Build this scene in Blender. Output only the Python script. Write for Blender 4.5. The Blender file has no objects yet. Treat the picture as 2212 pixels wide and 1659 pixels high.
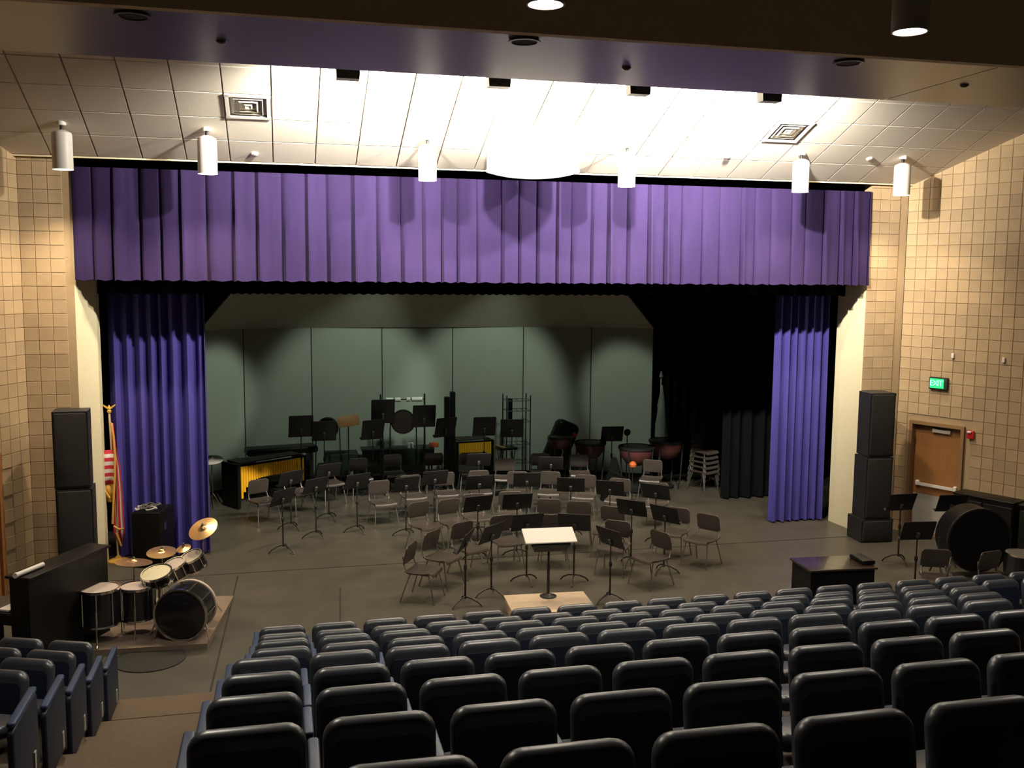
import bpy, math, random
from mathutils import Vector, Matrix
from math import sin, cos, radians as RD, pi
rnd = random.Random(7)
scene = bpy.context.scene
col = scene.collection

# ------------------------------------------------------------------ camera, world, exposure
FPX, CXP, CYP = 2100.0, 1106.0, 829.5            # focal length and centre in photo pixels (2212 x 1659)
YAW, PIT, ROL, EYE = RD(13.4), RD(6.4), RD(0.48), Vector((0, 0, 4.7))
fwd = Vector((sin(YAW)*cos(PIT), cos(YAW)*cos(PIT), -sin(PIT)))
r0 = Vector((cos(YAW), -sin(YAW), 0)); u0 = r0.cross(fwd)
right = cos(ROL)*r0 + sin(ROL)*u0; up = -sin(ROL)*r0 + cos(ROL)*u0
cd = bpy.data.cameras.new('camera'); cam = bpy.data.objects.new('camera', cd); col.objects.link(cam)
cd.sensor_width = 36.0; cd.lens = FPX/2212*36.0; cd.clip_start = 0.05; cd.clip_end = 100
m3 = Matrix((right, up, -fwd)).transposed()
cam.matrix_world = Matrix.Translation(EYE) @ m3.to_4x4()
scene.camera = cam
w = bpy.data.worlds.new('world'); scene.world = w; w.use_nodes = True
w.node_tree.nodes['Background'].inputs[0].default_value = (0.55, 0.5, 0.45, 1)
w.node_tree.nodes['Background'].inputs[1].default_value = 0.007
vs = scene.view_settings
vs.view_transform = 'Standard'; vs.look = 'None'; vs.exposure = 0.35; vs.gamma = 1.0; vs.use_curve_mapping = False
scene.cycles.max_bounces = 7; scene.cycles.diffuse_bounces = 5; scene.cycles.caustics_reflective = False
scene.cycles.sample_clamp_indirect = 4.0

def _ray(px, py): return fwd + right*((px-CXP)/FPX) - up*((py-CYP)/FPX)
def onz(px, py, z=0.0):
    d = _ray(px, py); return EYE + d*((z-EYE.z)/d.z)
def ony(px, py, y):
    d = _ray(px, py); return EYE + d*(y/d.y)

def spot(name, loc, aim, watt, colr, size=90, blend=.5, rad=.1):
    l = bpy.data.lights.new(name, 'SPOT'); l.energy = watt; l.color = colr
    l.spot_size = RD(size); l.spot_blend = blend; l.shadow_soft_size = rad
    o = bpy.data.objects.new(name, l); col.objects.link(o); o.location = loc
    o.rotation_euler = (Vector(aim)-Vector(loc)).to_track_quat('-Z', 'Y').to_euler()
    return o
WARM = (1.0, .80, .56); WARMW = (1.0, .90, .74); COOL = (.86, 1.0, .80)
FLOOD_W, PEND_W, HOUSE_W, WORK_W = 1500, 420, 370, 190
# stage work lights hung above the stage behind the black border
for nm, lc, am, ww, sz in (('work_light', (2.6, 18.3, 5.3), (1.5, 22, 1.7), 1.1, 52), ('work_light', (5.0, 18.3, 5.3), (4.6, 22, 1.7), 1.1, 52),
                           ('work_light', (3.2, 18.2, 5.4), (-1.55, 21.2, 1.9), 1.9, 22), ('work_light', (4.6, 18.2, 5.4), (7.9, 21.3, 1.8), 1.1, 26)):
    spot(nm, lc, am, WORK_W*ww, COOL, sz, .55, .15)

# ------------------------------------------------------------------ helpers
def mat(name, c, rough=.6, metal=0.0, var=.12, scale=12.0, bump=0.0, spec=.5, emit=None, estr=0.0, stretch=None, sheen=0, coat=0):
    m = bpy.data.materials.new(name); m.use_nodes = True
    nt = m.node_tree; b = nt.nodes['Principled BSDF']
    b.inputs['Base Color'].default_value = (*c, 1); b.inputs['Roughness'].default_value = rough
    b.inputs['Metallic'].default_value = metal; b.inputs['Specular IOR Level'].default_value = spec
    if sheen: b.inputs['Sheen Weight'].default_value = sheen
    if coat: b.inputs['Coat Weight'].default_value = coat
    if emit: b.inputs['Emission Color'].default_value = (*emit, 1); b.inputs['Emission Strength'].default_value = estr
    if var > 0 or bump > 0:
        tc = nt.nodes.new('ShaderNodeTexCoord'); mp = nt.nodes.new('ShaderNodeMapping'); nz = nt.nodes.new('ShaderNodeTexNoise')
        nz.inputs['Scale'].default_value = scale; nz.inputs['Detail'].default_value = 4
        if stretch: mp.inputs['Scale'].default_value = stretch
        nt.links.new(tc.outputs['Object'], mp.inputs[0]); nt.links.new(mp.outputs[0], nz.inputs['Vector'])
        if var > 0:
            mx = nt.nodes.new('ShaderNodeMix'); mx.data_type = 'RGBA'
            mx.inputs[6].default_value = (*[v*(1-var) for v in c], 1); mx.inputs[7].default_value = (*[min(1, v*(1+var)) for v in c], 1)
            nt.links.new(nz.outputs['Fac'], mx.inputs[0]); nt.links.new(mx.outputs[2], b.inputs['Base Color'])
        if bump > 0:
            bp = nt.nodes.new('ShaderNodeBump'); bp.inputs['Strength'].default_value = bump; bp.inputs['Distance'].default_value = .01
            nt.links.new(nz.outputs['Fac'], bp.inputs['Height']); nt.links.new(bp.outputs[0], b.inputs['Normal'])
    return m
def by_object(m, lo, hi):      # each piece a slightly different shade
    nt = m.node_tree; b = nt.nodes['Principled BSDF']; src = b.inputs['Base Color'].links[0].from_socket
    oi = nt.nodes.new('ShaderNodeObjectInfo'); mr = nt.nodes.new('ShaderNodeMapRange'); mr.inputs[3].default_value = lo; mr.inputs[4].default_value = hi
    mx = nt.nodes.new('ShaderNodeMix'); mx.data_type = 'RGBA'; mx.blend_type = 'MULTIPLY'; mx.inputs[0].default_value = 1
    nt.links.new(oi.outputs['Random'], mr.inputs[0]); nt.links.new(src, mx.inputs[6]); nt.links.new(mr.outputs[0], mx.inputs[7]); nt.links.new(mx.outputs[2], b.inputs['Base Color'])
def stripes(name, c1, c2, freq, axis):
    m = mat(name, c1, .8, var=0); nt = m.node_tree; b = nt.nodes['Principled BSDF']
    tc = nt.nodes.new('ShaderNodeTexCoord'); sp = nt.nodes.new('ShaderNodeSeparateXYZ'); ma = nt.nodes.new('ShaderNodeMath'); ma.operation = 'MULTIPLY'; ma.inputs[1].default_value = freq
    fr = nt.nodes.new('ShaderNodeMath'); fr.operation = 'FRACT'; gt = nt.nodes.new('ShaderNodeMath'); gt.operation = 'GREATER_THAN'; gt.inputs[1].default_value = .5
    mx = nt.nodes.new('ShaderNodeMix'); mx.data_type = 'RGBA'; mx.inputs[6].default_value = (*c1, 1); mx.inputs[7].default_value = (*c2, 1)
    L = nt.links.new
    L(tc.outputs['UV'], sp.inputs[0]); L(sp.outputs[axis], ma.inputs[0]); L(ma.outputs[0], fr.inputs[0]); L(fr.outputs[0], gt.inputs[0]); L(gt.outputs[0], mx.inputs[0]); L(mx.outputs[2], b.inputs['Base Color'])
    return m

M = {}
M['block'] = mat('tan_block', (.46, .338, .204), .88, var=.16, scale=5, bump=.25)
by_object(M['block'], .86, 1.08)
M['mortar'] = mat('tan_mortar', (.415, .305, .184), .95, var=.1)
M['cream'] = mat('cream_paint', (.86, .79, .55), .55, var=.04)
M['tile'] = mat('acoustic_tile', (.80, .75, .67), .95, var=.06, scale=60, bump=.1)
M['tbar'] = mat('ceiling_grid', (.42, .38, .33), .7, var=.05)
M['white'] = mat('white_enamel', (.82, .80, .76), .45, var=.03)
M['whitebd'] = mat('white_board', (.9, .88, .83), .5, var=.02)
M['soffit'] = mat('soffit_paint', (.085, .07, .06), .35, var=.06, scale=3)
M['dark_ceil'] = mat('dark_ceiling', (.72, .59, .40), .8, var=.1)
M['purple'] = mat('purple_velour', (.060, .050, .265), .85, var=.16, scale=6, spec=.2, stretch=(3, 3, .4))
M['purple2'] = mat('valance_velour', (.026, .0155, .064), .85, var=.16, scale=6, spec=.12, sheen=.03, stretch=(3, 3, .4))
M['black_velour'] = mat('black_velour', (.0045, .0045, .005), .95, spec=.08, var=.2, scale=5, stretch=(3, 3, .4))
M['floor'] = mat('stage_floor', (.076, .070, .055), .42, var=.45, scale=2.2, bump=.04)
M['seam'] = mat('floor_seam', (.012, .011, .009), .8, var=.1)
M['carpet'] = mat('aisle_carpet', (.125, .088, .058), .95, var=.22, scale=26, bump=.3)
M['carpet2'] = mat('tier_carpet', (.10, .08, .065), .95, var=.2, scale=26, bump=.3)
M['shell'] = mat('shell_panel', (.40, .44, .385), .75, var=.05, scale=2)
M['shelltop'] = mat('shell_canopy', (.52, .49, .41), .75, var=.06, scale=2)
M['shellframe'] = mat('shell_frame', (.03, .035, .03), .6)
M['vinyl'] = mat('navy_vinyl', (.037, .043, .058), .36, var=.15, scale=40, bump=.05, spec=.9)
M['plastic'] = mat('navy_plastic', (.0045, .010, .026), .5, var=.1)
M['armblue'] = mat('blue_armrest', (.022, .045, .105), .45, var=.1)
M['iron'] = mat('dark_iron', (.012, .013, .016), .55, var=.1)
M['chairpl'] = mat('chair_plastic', (.062, .051, .044), .33, var=.1)
M['chairleg'] = mat('chair_leg', (.30, .28, .26), .35, metal=.8, var=.05)
M['blackmet'] = mat('black_metal', (.010, .010, .011), .5, var=.1)
M['chrome'] = mat('chrome', (.78, .76, .72), .16, metal=1.0, var=0)
M['brass'] = mat('cymbal_bronze', (.75, .48, .22), .3, metal=.85, var=.12, scale=30)
M['drumhead'] = mat('drum_head', (.62, .52, .45), .5, var=.06)
M['drumhead2'] = mat('ivory_head', (.80, .74, .50), .45, var=.04)
M['drumblack'] = mat('black_drum_shell', (.010, .009, .011), .22, var=.05, coat=.4)
M['maroon'] = mat('maroon_bowl', (.10, .032, .032), .4, var=.15)
M['yellow'] = mat('gold_tube', (.95, .52, .02), .4, metal=.0, var=.08)
M['bar'] = mat('rosewood_bar', (.035, .028, .022), .5, var=.1)
M['wood'] = mat('door_oak', (.30, .135, .045), .45, var=.18, scale=7, stretch=(8, 8, .6))
M['doorframe'] = mat('door_frame', (.27, .16, .08), .5, var=.08)
M['tanwood'] = mat('podium_wood', (.74, .58, .41), .6, var=.1)
M['rug'] = mat('drum_riser', (.20, .15, .11), .85, var=.2, scale=8)
M['black'] = mat('black_wood', (.005, .0046, .0045), .4, var=.1, spec=.2)
M['grille'] = mat('speaker_grille', (.010, .0095, .009), .75, var=.3, scale=160, bump=.3)
M['cab'] = mat('speaker_cabinet', (.015, .0145, .016), .55, var=.1)
M['red'] = mat('alarm_red', (.50, .012, .012), .4, var=.05)
M['green_cloth'] = mat('green_cover', (.028, .045, .038), .9, var=.1)
M['gold'] = mat('gold_fringe', (.62, .36, .06), .6, var=.15, scale=60)
M['orange'] = mat('orange_rubber', (.55, .12, .03), .5, var=.05)
M['grey'] = mat('grey_tolex', (.075, .07, .065), .7, var=.2, scale=50)
M['ltgrey'] = mat('light_grey', (.42, .40, .36), .6, var=.08)
M['greygreen'] = mat('grey_cloth', (.23, .26, .23), .85, var=.25, scale=9)
M['steelblue'] = mat('dim_steel', (.055, .07, .085), .5, var=.1)
M['glow'] = mat('lamp_glow', (1, 1, 1), .5, var=0, emit=(1, .93, .80), estr=14)
M['glow2'] = mat('flood_glow', (1, 1, 1), .5, var=0, emit=(1, .93, .80), estr=8)
M['glow3'] = mat('added_drum_glow', (.9, .88, .84), .5, var=0, emit=(1, .95, .86), estr=.9)  # faint emission added to whiten the drum's underside
M['exit_g'] = mat('exit_green', (.01, .25, .08), .4, var=0, emit=(.02, 1.0, .25), estr=.75)
M['exit_t'] = mat('exit_letters', (.4, 1, .7), .4, var=0, emit=(.30, 1.0, .62), estr=1.0)
M['stripe_h'] = stripes('flag_stripes_across', (.42, .015, .03), (.60, .55, .53), 4.5, 1)
M['stripe_v'] = stripes('flag_stripes_down', (.42, .015, .03), (.60, .55, .53), 2.2, 0)

class MB:
    def __init__(s): s.v = []; s.f = []; s.uv = None
    def add(s, vs_, fs, mx=None):
        o = len(s.v)
        s.v += [tuple(mx @ Vector(p)) if mx is not None else tuple(p) for p in vs_]
        s.f += [tuple(i+o for i in f) for f in fs]; return s
    def box(s, c, d, mx=None, rz=0):
        x, y, z = d[0]/2, d[1]/2, d[2]/2
        R = Matrix.Translation(c) @ Matrix.Rotation(rz, 4, 'Z')
        if mx is not None: R = mx @ R
        return s.add([(-x,-y,-z),(x,-y,-z),(x,y,-z),(-x,y,-z),(-x,-y,z),(x,-y,z),(x,y,z),(-x,y,z)],
              [(3,2,1,0),(4,5,6,7),(0,1,5,4),(1,2,6,5),(2,3,7,6),(3,0,4,7)], R)
    def lathe(s, prof, n=16, mx=None, caps=True):        # prof: (r, z) pairs from bottom to top
        vv, ff = [], []
        for r, z in prof:
            for i in range(n): a = 2*pi*i/n; vv.append((r*cos(a), r*sin(a), z))
        for k in range(len(prof)-1):
            for i in range(n): j = (i+1) % n; ff.append((k*n+i, k*n+j, (k+1)*n+j, (k+1)*n+i))
        if caps: ff.append(tuple(range(n-1, -1, -1))); ff.append(tuple(range((len(prof)-1)*n, len(prof)*n)))
        return s.add(vv, ff, mx)
    def tube(s, pts, r, n=8):
        pts = [Vector(p) for p in pts]; vv, ff = [], []
        for k, p in enumerate(pts):
            t = (pts[min(k+1, len(pts)-1)]-pts[max(k-1, 0)]).normalized()
            a = t.orthogonal().normalized() if k == 0 else (a - t*a.dot(t)).normalized()
            b = t.cross(a); rr = r[k] if isinstance(r, (list, tuple)) else r
            for i in range(n): q = 2*pi*i/n; vv.append(tuple(p + a*(rr*cos(q)) + b*(rr*sin(q))))
        for k in range(len(pts)-1):
            for i in range(n): j = (i+1) % n; ff.append((k*n+i, k*n+j, (k+1)*n+j, (k+1)*n+i))
        ff.append(tuple(range(n-1, -1, -1))); ff.append(tuple(range((len(pts)-1)*n, len(pts)*n)))
        return s.add(vv, ff)
    def slab(s, W, H, T, R, r, mx=None, n=5, bow=0.0):  # padded slab: W along x, H along z, T along y, corner radius R, edge rounding r
        def outline(ins):
            o = []; w_, h_, rr = W/2-ins, H/2-ins, max(R-ins, .004)
            for cx, cz, a0 in ((w_-rr, h_-rr, 0), (-w_+rr, h_-rr, 90), (-w_+rr, -h_+rr, 180), (w_-rr, -h_+rr, 270)):
                for i in range(n+1): a = RD(a0+90*i/n); o.append((cx+rr*cos(a), cz+rr*sin(a)))
            return o
        lay = []
        for i in range(4): a = RD(90*i/3); lay.append((r*(1-sin(a)), -T/2+r*(1-cos(a))))
        lay += [(i_, -y_) for i_, y_ in reversed(lay)]
        vv, ff = [], []
        for ins, y in lay:
            for x, z in outline(ins): vv.append((x, y + bow*(x/(W/2))**2, z))
        N = 4*(n+1)
        for k in range(len(lay)-1):
            for i in range(N): j = (i+1) % N; ff.append((k*N+i, (k+1)*N+i, (k+1)*N+j, k*N+j))
        ff.append(tuple(range(N))); ff.append(tuple(range(len(lay)*N-1, (len(lay)-1)*N-1, -1)))
        return s.add(vv, ff, mx)
    def prism(s, poly, y0, y1, mx=None):                 # polygon in xz, extruded along y
        n = len(poly); vv = [(x, y0, z) for x, z in poly]+[(x, y1, z) for x, z in poly]
        ff = [tuple(range(n)), tuple(range(2*n-1, n-1, -1))]+[(i, n+i, n+(i+1) % n, (i+1) % n) for i in range(n)]
        return s.add(vv, ff, mx)
    def mesh(s, name, m, smooth=True):
        me = bpy.data.meshes.new(name); me.from_pydata(s.v, [], s.f); me.materials.append(m)
        if s.uv:
            ul = me.uv_layers.new(name='UVMap')
            for lp in me.loops: ul.data[lp.index].uv = s.uv[lp.vertex_index]
        me.update()
        if smooth:
            me.polygons.foreach_set('use_smooth', [True]*len(me.polygons)); me.set_sharp_from_angle(angle=RD(38))
        return me
    def build(s, name, m, parent=None, smooth=True):
        o = bpy.data.objects.new(name, s.mesh(name, m if not isinstance(m, str) else M[m], smooth)); col.objects.link(o); o.parent = parent
        return o
def tag(o, label, cat, group=None):
    o['label'] = label; o['category'] = cat
    if group: o['group'] = group
    return o
def struct(o): o['kind'] = 'structure'; return o
def empty(name, loc, rz=0, label=None, cat=None, group=None):
    o = bpy.data.objects.new(name, None); col.objects.link(o); o.location = loc; o.rotation_euler = (0, 0, rz); o.empty_display_size = .1
    if label: tag(o, label, cat, group)
    return o
def kids(): 
    d = {}
    for o in col.objects:
        if o.parent: d.setdefault(o.parent, []).append(o)
    return d
def copy_tree(root, tree):
    r = root.copy(); col.objects.link(r)
    for ch in tree.get(root, []):
        c = ch.copy(); col.objects.link(c); c.parent = r
        for g in tree.get(ch, []):
            q = g.copy(); col.objects.link(q); q.parent = c
    return r
ORD = ['zeroth', 'first', 'second', 'third', 'fourth', 'fifth', 'sixth', 'seventh', 'eighth', 'ninth', 'tenth', 'eleventh', 'twelfth',
       'thirteenth', 'fourteenth', 'fifteenth', 'sixteenth', 'seventeenth', 'eighteenth', 'nineteenth', 'twentieth']
T3 = Matrix.Translation
def RX(a): return Matrix.Rotation(RD(a), 4, 'X')
def RY(a): return Matrix.Rotation(RD(a), 4, 'Y')
def RZ(a): return Matrix.Rotation(RD(a), 4, 'Z')

# ------------------------------------------------------------------ structure
PXL, PXR, PY = -3.0, 10.35, 15.75            # proscenium edges and front plane
CS = .40                                      # ceiling slope
def ceil_z(y): return 6.37 + CS*(15.7-y)
fl = struct(MB().box((4, 18, -.1), (24, 16, .2)).build('floor', 'floor', smooth=False))
for x0, y0, x1, y1 in ((-.85, 10.9, -.72, 15.3), (.62, 11.4, .80, 14.4), (-3.0, 15.45, 10.3, 15.45)):
    a, b = Vector((x0, y0, 0)), Vector((x1, y1, 0)); d = b-a
    MB().box(((x0+x1)/2, (y0+y1)/2, .001), (d.length, .022, .004), rz=math.atan2(d.y, d.x)).build('floor_seam', 'seam', fl, False)

# seating tiers and stepped aisle
ROWS = [(3, 3.07), (4, 2.775), (5, 2.48), (6, 2.185), (7, 1.89), (7.9, 1.61), (8.75, 1.36), (9.6, 1.10), (10.45, .87)]
SH = .87
tier = struct(empty('floor_tiers', (0, 0, 0)))
ed = [-3.0] + [(ROWS[k][0]+.62) for k in range(9)]
for k, (y, zt) in enumerate(ROWS):
    z = zt-SH
    if z > .02: MB().box((4.5, (ed[k]+ed[k+1])/2, z/2-.15), (9.9, ed[k+1]-ed[k], z+.3)).build('tier', 'carpet2', tier, False)
    if z > .02: MB().box((-4.4, (ed[k]+ed[k+1])/2, z/2-.15), (5.0, ed[k+1]-ed[k], z+.3)).build('tier', 'carpet2', tier, False)
aisle = struct(empty('floor_aisle', (0, 0, 0)))
for k in range(9):
    y, z = ROWS[k][0], ROWS[k][1]-SH
    zn = ROWS[k+1][1]-SH if k < 8 else 0
    zp = z
    for h in range(2):
        ya = ed[k]+(ed[k+1]-ed[k])*h/2; yb = ed[k]+(ed[k+1]-ed[k])*(h+1)/2
        zz = z - (z-zn)*h/2
        if zz > .02: MB().box((-1.17, (ya+yb)/2, zz/2-.14), (1.46, yb-ya, zz+.28)).build('step', 'carpet', aisle, False)
MB().box((-1.17, 10.72, .004), (1.46, .5, .012)).build('carpet_edge', 'carpet', aisle, False)

# block walls
BW, BH = .405, .2033
def block_mesh(half):
    b = MB(); w_ = BW/2 if half else BW
    xs = [0] if half else [-BW/4, BW/4]
    for x in xs:
        a, h, t = BW/4-.0028, BH/2-.0028, .004
        b.add([(x-a, 0, -h), (x+a, 0, -h), (x+a, 0, h), (x-a, 0, h), (x-a+.004, -t, -h+.004), (x+a-.004, -t, -h+.004), (x+a-.004, -t, h-.004), (x-a+.004, -t, h-.004)],
              [(4,5,6,7), (0,1,5,4), (1,2,6,5), (2,3,7,6), (3,0,4,7)])
    return b
BFULL = block_mesh(False).mesh('block', M['block'], False); BHALF = block_mesh(True).mesh('block', M['block'], False)
def block_wall(name, p0, ang, length, height, vis, hole=None):
    """wall face runs from p0 along direction ang (degrees, world z); local +x along wall, local -y faces the hall."""
    root = struct(empty(name, (p0[0], p0[1], 0), RD(ang)))
    core = MB()
    if hole:
        h0, h1, hz = hole
        core.box((h0/2, .11, height/2), (h0, .2, height)); core.box(((h1+length)/2, .11, height/2), (length-h1, .2, height)); core.box(((h0+h1)/2, .11, (hz+height)/2), (h1-h0, .2, height-hz))
    else: core.box((length/2, .11, height/2), (length, .2, height))
    core.build('wall_core', 'mortar', root, False)
    far = MB()
    for j in range(int(height/BH)):
        z = (j+.5)*BH; off = 0 if j % 2 == 0 else BW/2
        cells = ([(BW/4, True)] if off else []) + [(off+BW*(i+.5), False) for i in range(int((length-off)/BW+1e-6))]
        last = off + BW*int((length-off)/BW+1e-6)
        if length-last > BW/2-.01: cells.append((last+BW/4, True))
        for x, hf in cells:
            hw = BW/4 if hf else BW/2
            if hole and x+hw > hole[0]-.02 and x-hw < hole[1]+.02 and z-BH/2 < hole[2]:
                for xx in ((x-BW/4, x+BW/4) if not hf else ()):
                    if xx+BW/4 <= hole[0]+.02 or xx-BW/4 >= hole[1]-.02:
                        o = bpy.data.objects.new('block', BHALF); col.objects.link(o); o.parent = root; o.location = (xx, 0, z)
                continue
            if x < vis:
                o = bpy.data.objects.new('block', BHALF if hf else BFULL); col.objects.link(o); o.parent = root; o.location = (x, 0, z)
            else:
                src = BHALF if hf else BFULL
                far.add([(v.co.x+x, v.co.y, v.co.z+z) for v in src.vertices], [tuple(p.vertices) for p in src.polygons])
    if far.v: far.build('far_blocks', 'block', root, False)['kind'] = 'stuff'
    return root
CRN = (11.12, 15.75); CLN = (-3.72, 15.75); WA = 24
rw = block_wall('wall_right', CRN, -90+WA, 9.0, 9.0, 2.75, hole=(.27, 1.30, 2.12))
lw = block_wall('wall_left', (CLN[0]-9*sin(RD(WA)), CLN[1]-9*cos(RD(WA))), 90-WA, 9.0, 9.0, 0)
for o in list(col.objects):      # the strip of the left wall nearest the stage is the part in view: single blocks there
    if o.parent == lw and o.name.startswith('far_blocks'): bpy.data.objects.remove(o)
far = MB()
for j in range(int(9.0/BH)):
    z = (j+.5)*BH; off = 0 if j % 2 == 0 else BW/2
    x = 9.0-off
    if off:
        o = bpy.data.objects.new('block', BHALF); col.objects.link(o); o.parent = lw; o.location = (9.0-BW/4, 0, z)
    i = 0
    while x-BW >= 0:
        c = x-BW/2
        if not (z < 2.12 and 7.10 < c+BW/2 and c-BW/2 < 8.32):
            if c > 7.2:
                o = bpy.data.objects.new('block', BFULL); col.objects.link(o); o.parent = lw; o.location = (c, 0, z)
            else: far.add([(v.co.x+c, v.co.y, v.co.z+z) for v in BFULL.vertices], [tuple(p.vertices) for p in BFULL.polygons])
        x -= BW
far.build('far_blocks', 'block', lw, False)['kind'] = 'stuff'
block_wall('wall_pier_left', CLN, 0, PXL-CLN[0], 9.0, 9)
block_wall('wall_pier_right', (PXR, PY), 0, CRN[0]-PXR, 9.0, 9)
# cream jambs
def jamb(name, pts):
    b = MB(); n = len(pts)
    b.add([(x, y, 0) for x, y in pts]+[(x, y, 6.2) for x, y in pts], [tuple(range(n-1, -1, -1)), tuple(range(n, 2*n))]+[(i, (i+1) % n, n+(i+1) % n, n+i) for i in range(n)])
    struct(b.build(name, 'cream', smooth=False))
jamb('trim_1', [(PXL, 15.76), (-2.79, 16.25), (-2.79, 16.5), (-3.6, 16.5), (-3.6, 15.97), (PXL, 15.97)])
jamb('trim_2', [(PXR, 15.76), (PXR, 15.97), (11.0, 15.97), (11.0, 16.6), (10.31, 16.6), (10.31, 16.42)])
# stage house
sb = struct(MB().box((3.7, 25.5, 3.5), (19, .2, 7)).build('wall_back', 'black_velour', smooth=False))
struct(MB().box((-5.6, 21, 3.5), (.2, 9.2, 7)).build('wall_stage_left', 'black_velour', smooth=False))
struct(MB().box((13.0, 21, 3.5), (.2, 9.2, 7)).build('wall_stage_right', 'black_velour', smooth=False))
struct(MB().box((3.7, 21, 7.0), (19, 9.4, .1)).build('ceiling_stage', 'black_velour', smooth=False))
struct(MB().box((3.68, 16.35, 6.9), (15.5, .15, 1.2)).build('wall_header', 'black_velour', smooth=False))

# tiled ceiling
tw, td = .63, .585
ce = struct(empty('ceiling', (0, 0, 0)))
sl = math.atan(CS)
cm = Matrix.Rotation(-sl, 4, 'X')
MB().add([(-8, 15.72, ceil_z(15.72)+.03), (15, 15.72, ceil_z(15.72)+.03), (15, 10.2, ceil_z(10.2)+.03), (-8, 10.2, ceil_z(10.2)+.03),
          (-8, 15.72, ceil_z(15.72)+.1), (15, 15.72, ceil_z(15.72)+.1), (15, 10.2, ceil_z(10.2)+.1), (-8, 10.2, ceil_z(10.2)+.1)],
         [(0,1,2,3), (7,6,5,4), (0,4,5,1), (1,5,6,2), (2,6,7,3), (3,7,4,0)]).build('ceiling_grid', 'tbar', ce, False)
TILE = MB().add([(-.303, -.303, -.012), (.303, -.303, -.012), (.303, .303, -.012), (-.303, .303, -.012), (-.308, -.308, .01), (.308, -.308, .01), (.308, .308, .01), (-.308, .308, .01)],
                [(3,2,1,0), (0,1,5,4), (1,2,6,5), (2,3,7,6), (3,0,4,7)]).mesh('ceiling_tile', M['tile'], False)
far = MB()
ventcells = []
y1 = 15.70
for r in range(9):
    yb = 15.08+td-td*r; ya = yb-td
    for c in range(-7, 22):
        x = -.70+tw*(c+.5); yc = (ya+yb)/2
        if yb > 15.71: yc = yc
        mxt = T3((x, yc, ceil_z(yc)+.012)) @ cm
        if (c, r) in ((0, 2), (13, 2)): ventcells.append(mxt); continue
        if yc > 12.6 and -6 <= c <= 19:
            o = bpy.data.objects.new('ceiling_tile', TILE); col.objects.link(o); o.matrix_world = mxt; o.parent = ce
        else: far.add([v.co for v in TILE.vertices], [tuple(p.vertices) for p in TILE.polygons], mxt)
far.build('far_tiles', 'tile', ce, False)['kind'] = 'stuff'
MB().box((3.7, 15.70, 6.378), (14.9, .05, .034)).build('edge_trim', 'cream', ce, False)
# soffit beam and darker near ceiling
so = struct(empty('ceiling_soffit', (0, 0, 0)))
MB().box((-.5, 9.55, 7.05), (15.0, 1.9, .5)).build('soffit_panel', 'soffit', so, False)
MB().box((11.02, 9.55, 7.05), (8.0, 1.9, .5)).build('soffit_panel', 'soffit', so, False)
struct(MB().box((3.5, 8.55, 7.6), (23, .1, 1.6)).build('ceiling_fascia', 'dark_ceil', smooth=False))
struct(MB().add([(-9, 8.6, 8.3), (16, 8.6, 8.3), (16, -4, 9.2), (-9, -4, 9.2), (-9, 8.6, 8.4), (16, 8.6, 8.4), (16, -4, 9.3), (-9, -4, 9.3)],
     [(0,1,2,3), (7,6,5,4), (0,4,5,1), (1,5,6,2), (2,6,7,3), (3,7,4,0)]).build('ceiling_house', 'dark_ceil', smooth=False))
can = empty('recessed_downlight', (0, 0, 0)); 
MB().lathe([(.125, 0), (.15, -.012), (.15, -.02), (.118, -.02), (.112, .0)], 20, caps=False).build('trim_ring', 'soffit', can)
MB().lathe([(.118, -.012), (.118, -.006)], 20).build('dark_opening', 'seam', can)
tr = kids()
for i, x in enumerate((-1.14, 2.18, 5.45)):
    o = can if i == 0 else copy_tree(can, tr); o.location = (x, 8.78, 6.8)
    tag(o, 'unlit round recessed downlight in the soffit, ' + ('at the left end', 'the middle one', 'at the right end')[i], 'downlight', 'recessed soffit downlights')
for i, (p, z) in enumerate((((478, 88), 6.8), ((1353, 146), 6.8), ((2083, 183), 6.8))):
    q = onz(*p, z); tag(MB().lathe([(.02, -.03), (.045, -.012), (.05, 0)], 12, T3(q)).build('sprinkler_head', 'soffit'), 'tiny sprinkler head under the soffit, ' + ('leftmost', 'middle', 'rightmost')[i], 'sprinkler', 'soffit sprinklers')

# ------------------------------------------------------------------ ceiling fixtures
for i, mx in enumerate(ventcells):
    e = empty('air_diffuser', mx.to_translation()); e.rotation_euler = mx.to_euler()
    tag(e, 'square white louvred air diffuser at the ' + ('left' if i == 0 else 'right') + ' of the tiled ceiling', 'air vent', 'ceiling air diffusers')
    b = MB(); R4 = .305
    for s_ in range(4): b.box((0, R4-.03, -.012), (.61, .05, .03), RZ(90*s_))
    b.build('frame', 'white', e, False)
    for q in range(3):
        b = MB(); o_ = .245-.075*q; i_ = o_-.055; z0, z1 = -.022, .03
        vv = [(-o_, -o_, z1), (o_, -o_, z1), (o_, o_, z1), (-o_, o_, z1), (-i_, -i_, z0), (i_, -i_, z0), (i_, i_, z0), (-i_, i_, z0)]
        b.add(vv, [(k, (k+1) % 4, 4+(k+1) % 4, 4+k) for k in range(4)]).build('louvre', 'ltgrey', e, False)
    MB().box((0, 0, -.01), (.10, .10, .01)).build('centre_plate', 'white', e, False)
    MB().box((0, 0, .02), (.56, .56, .005)).build('duct', 'seam', e, False)
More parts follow.
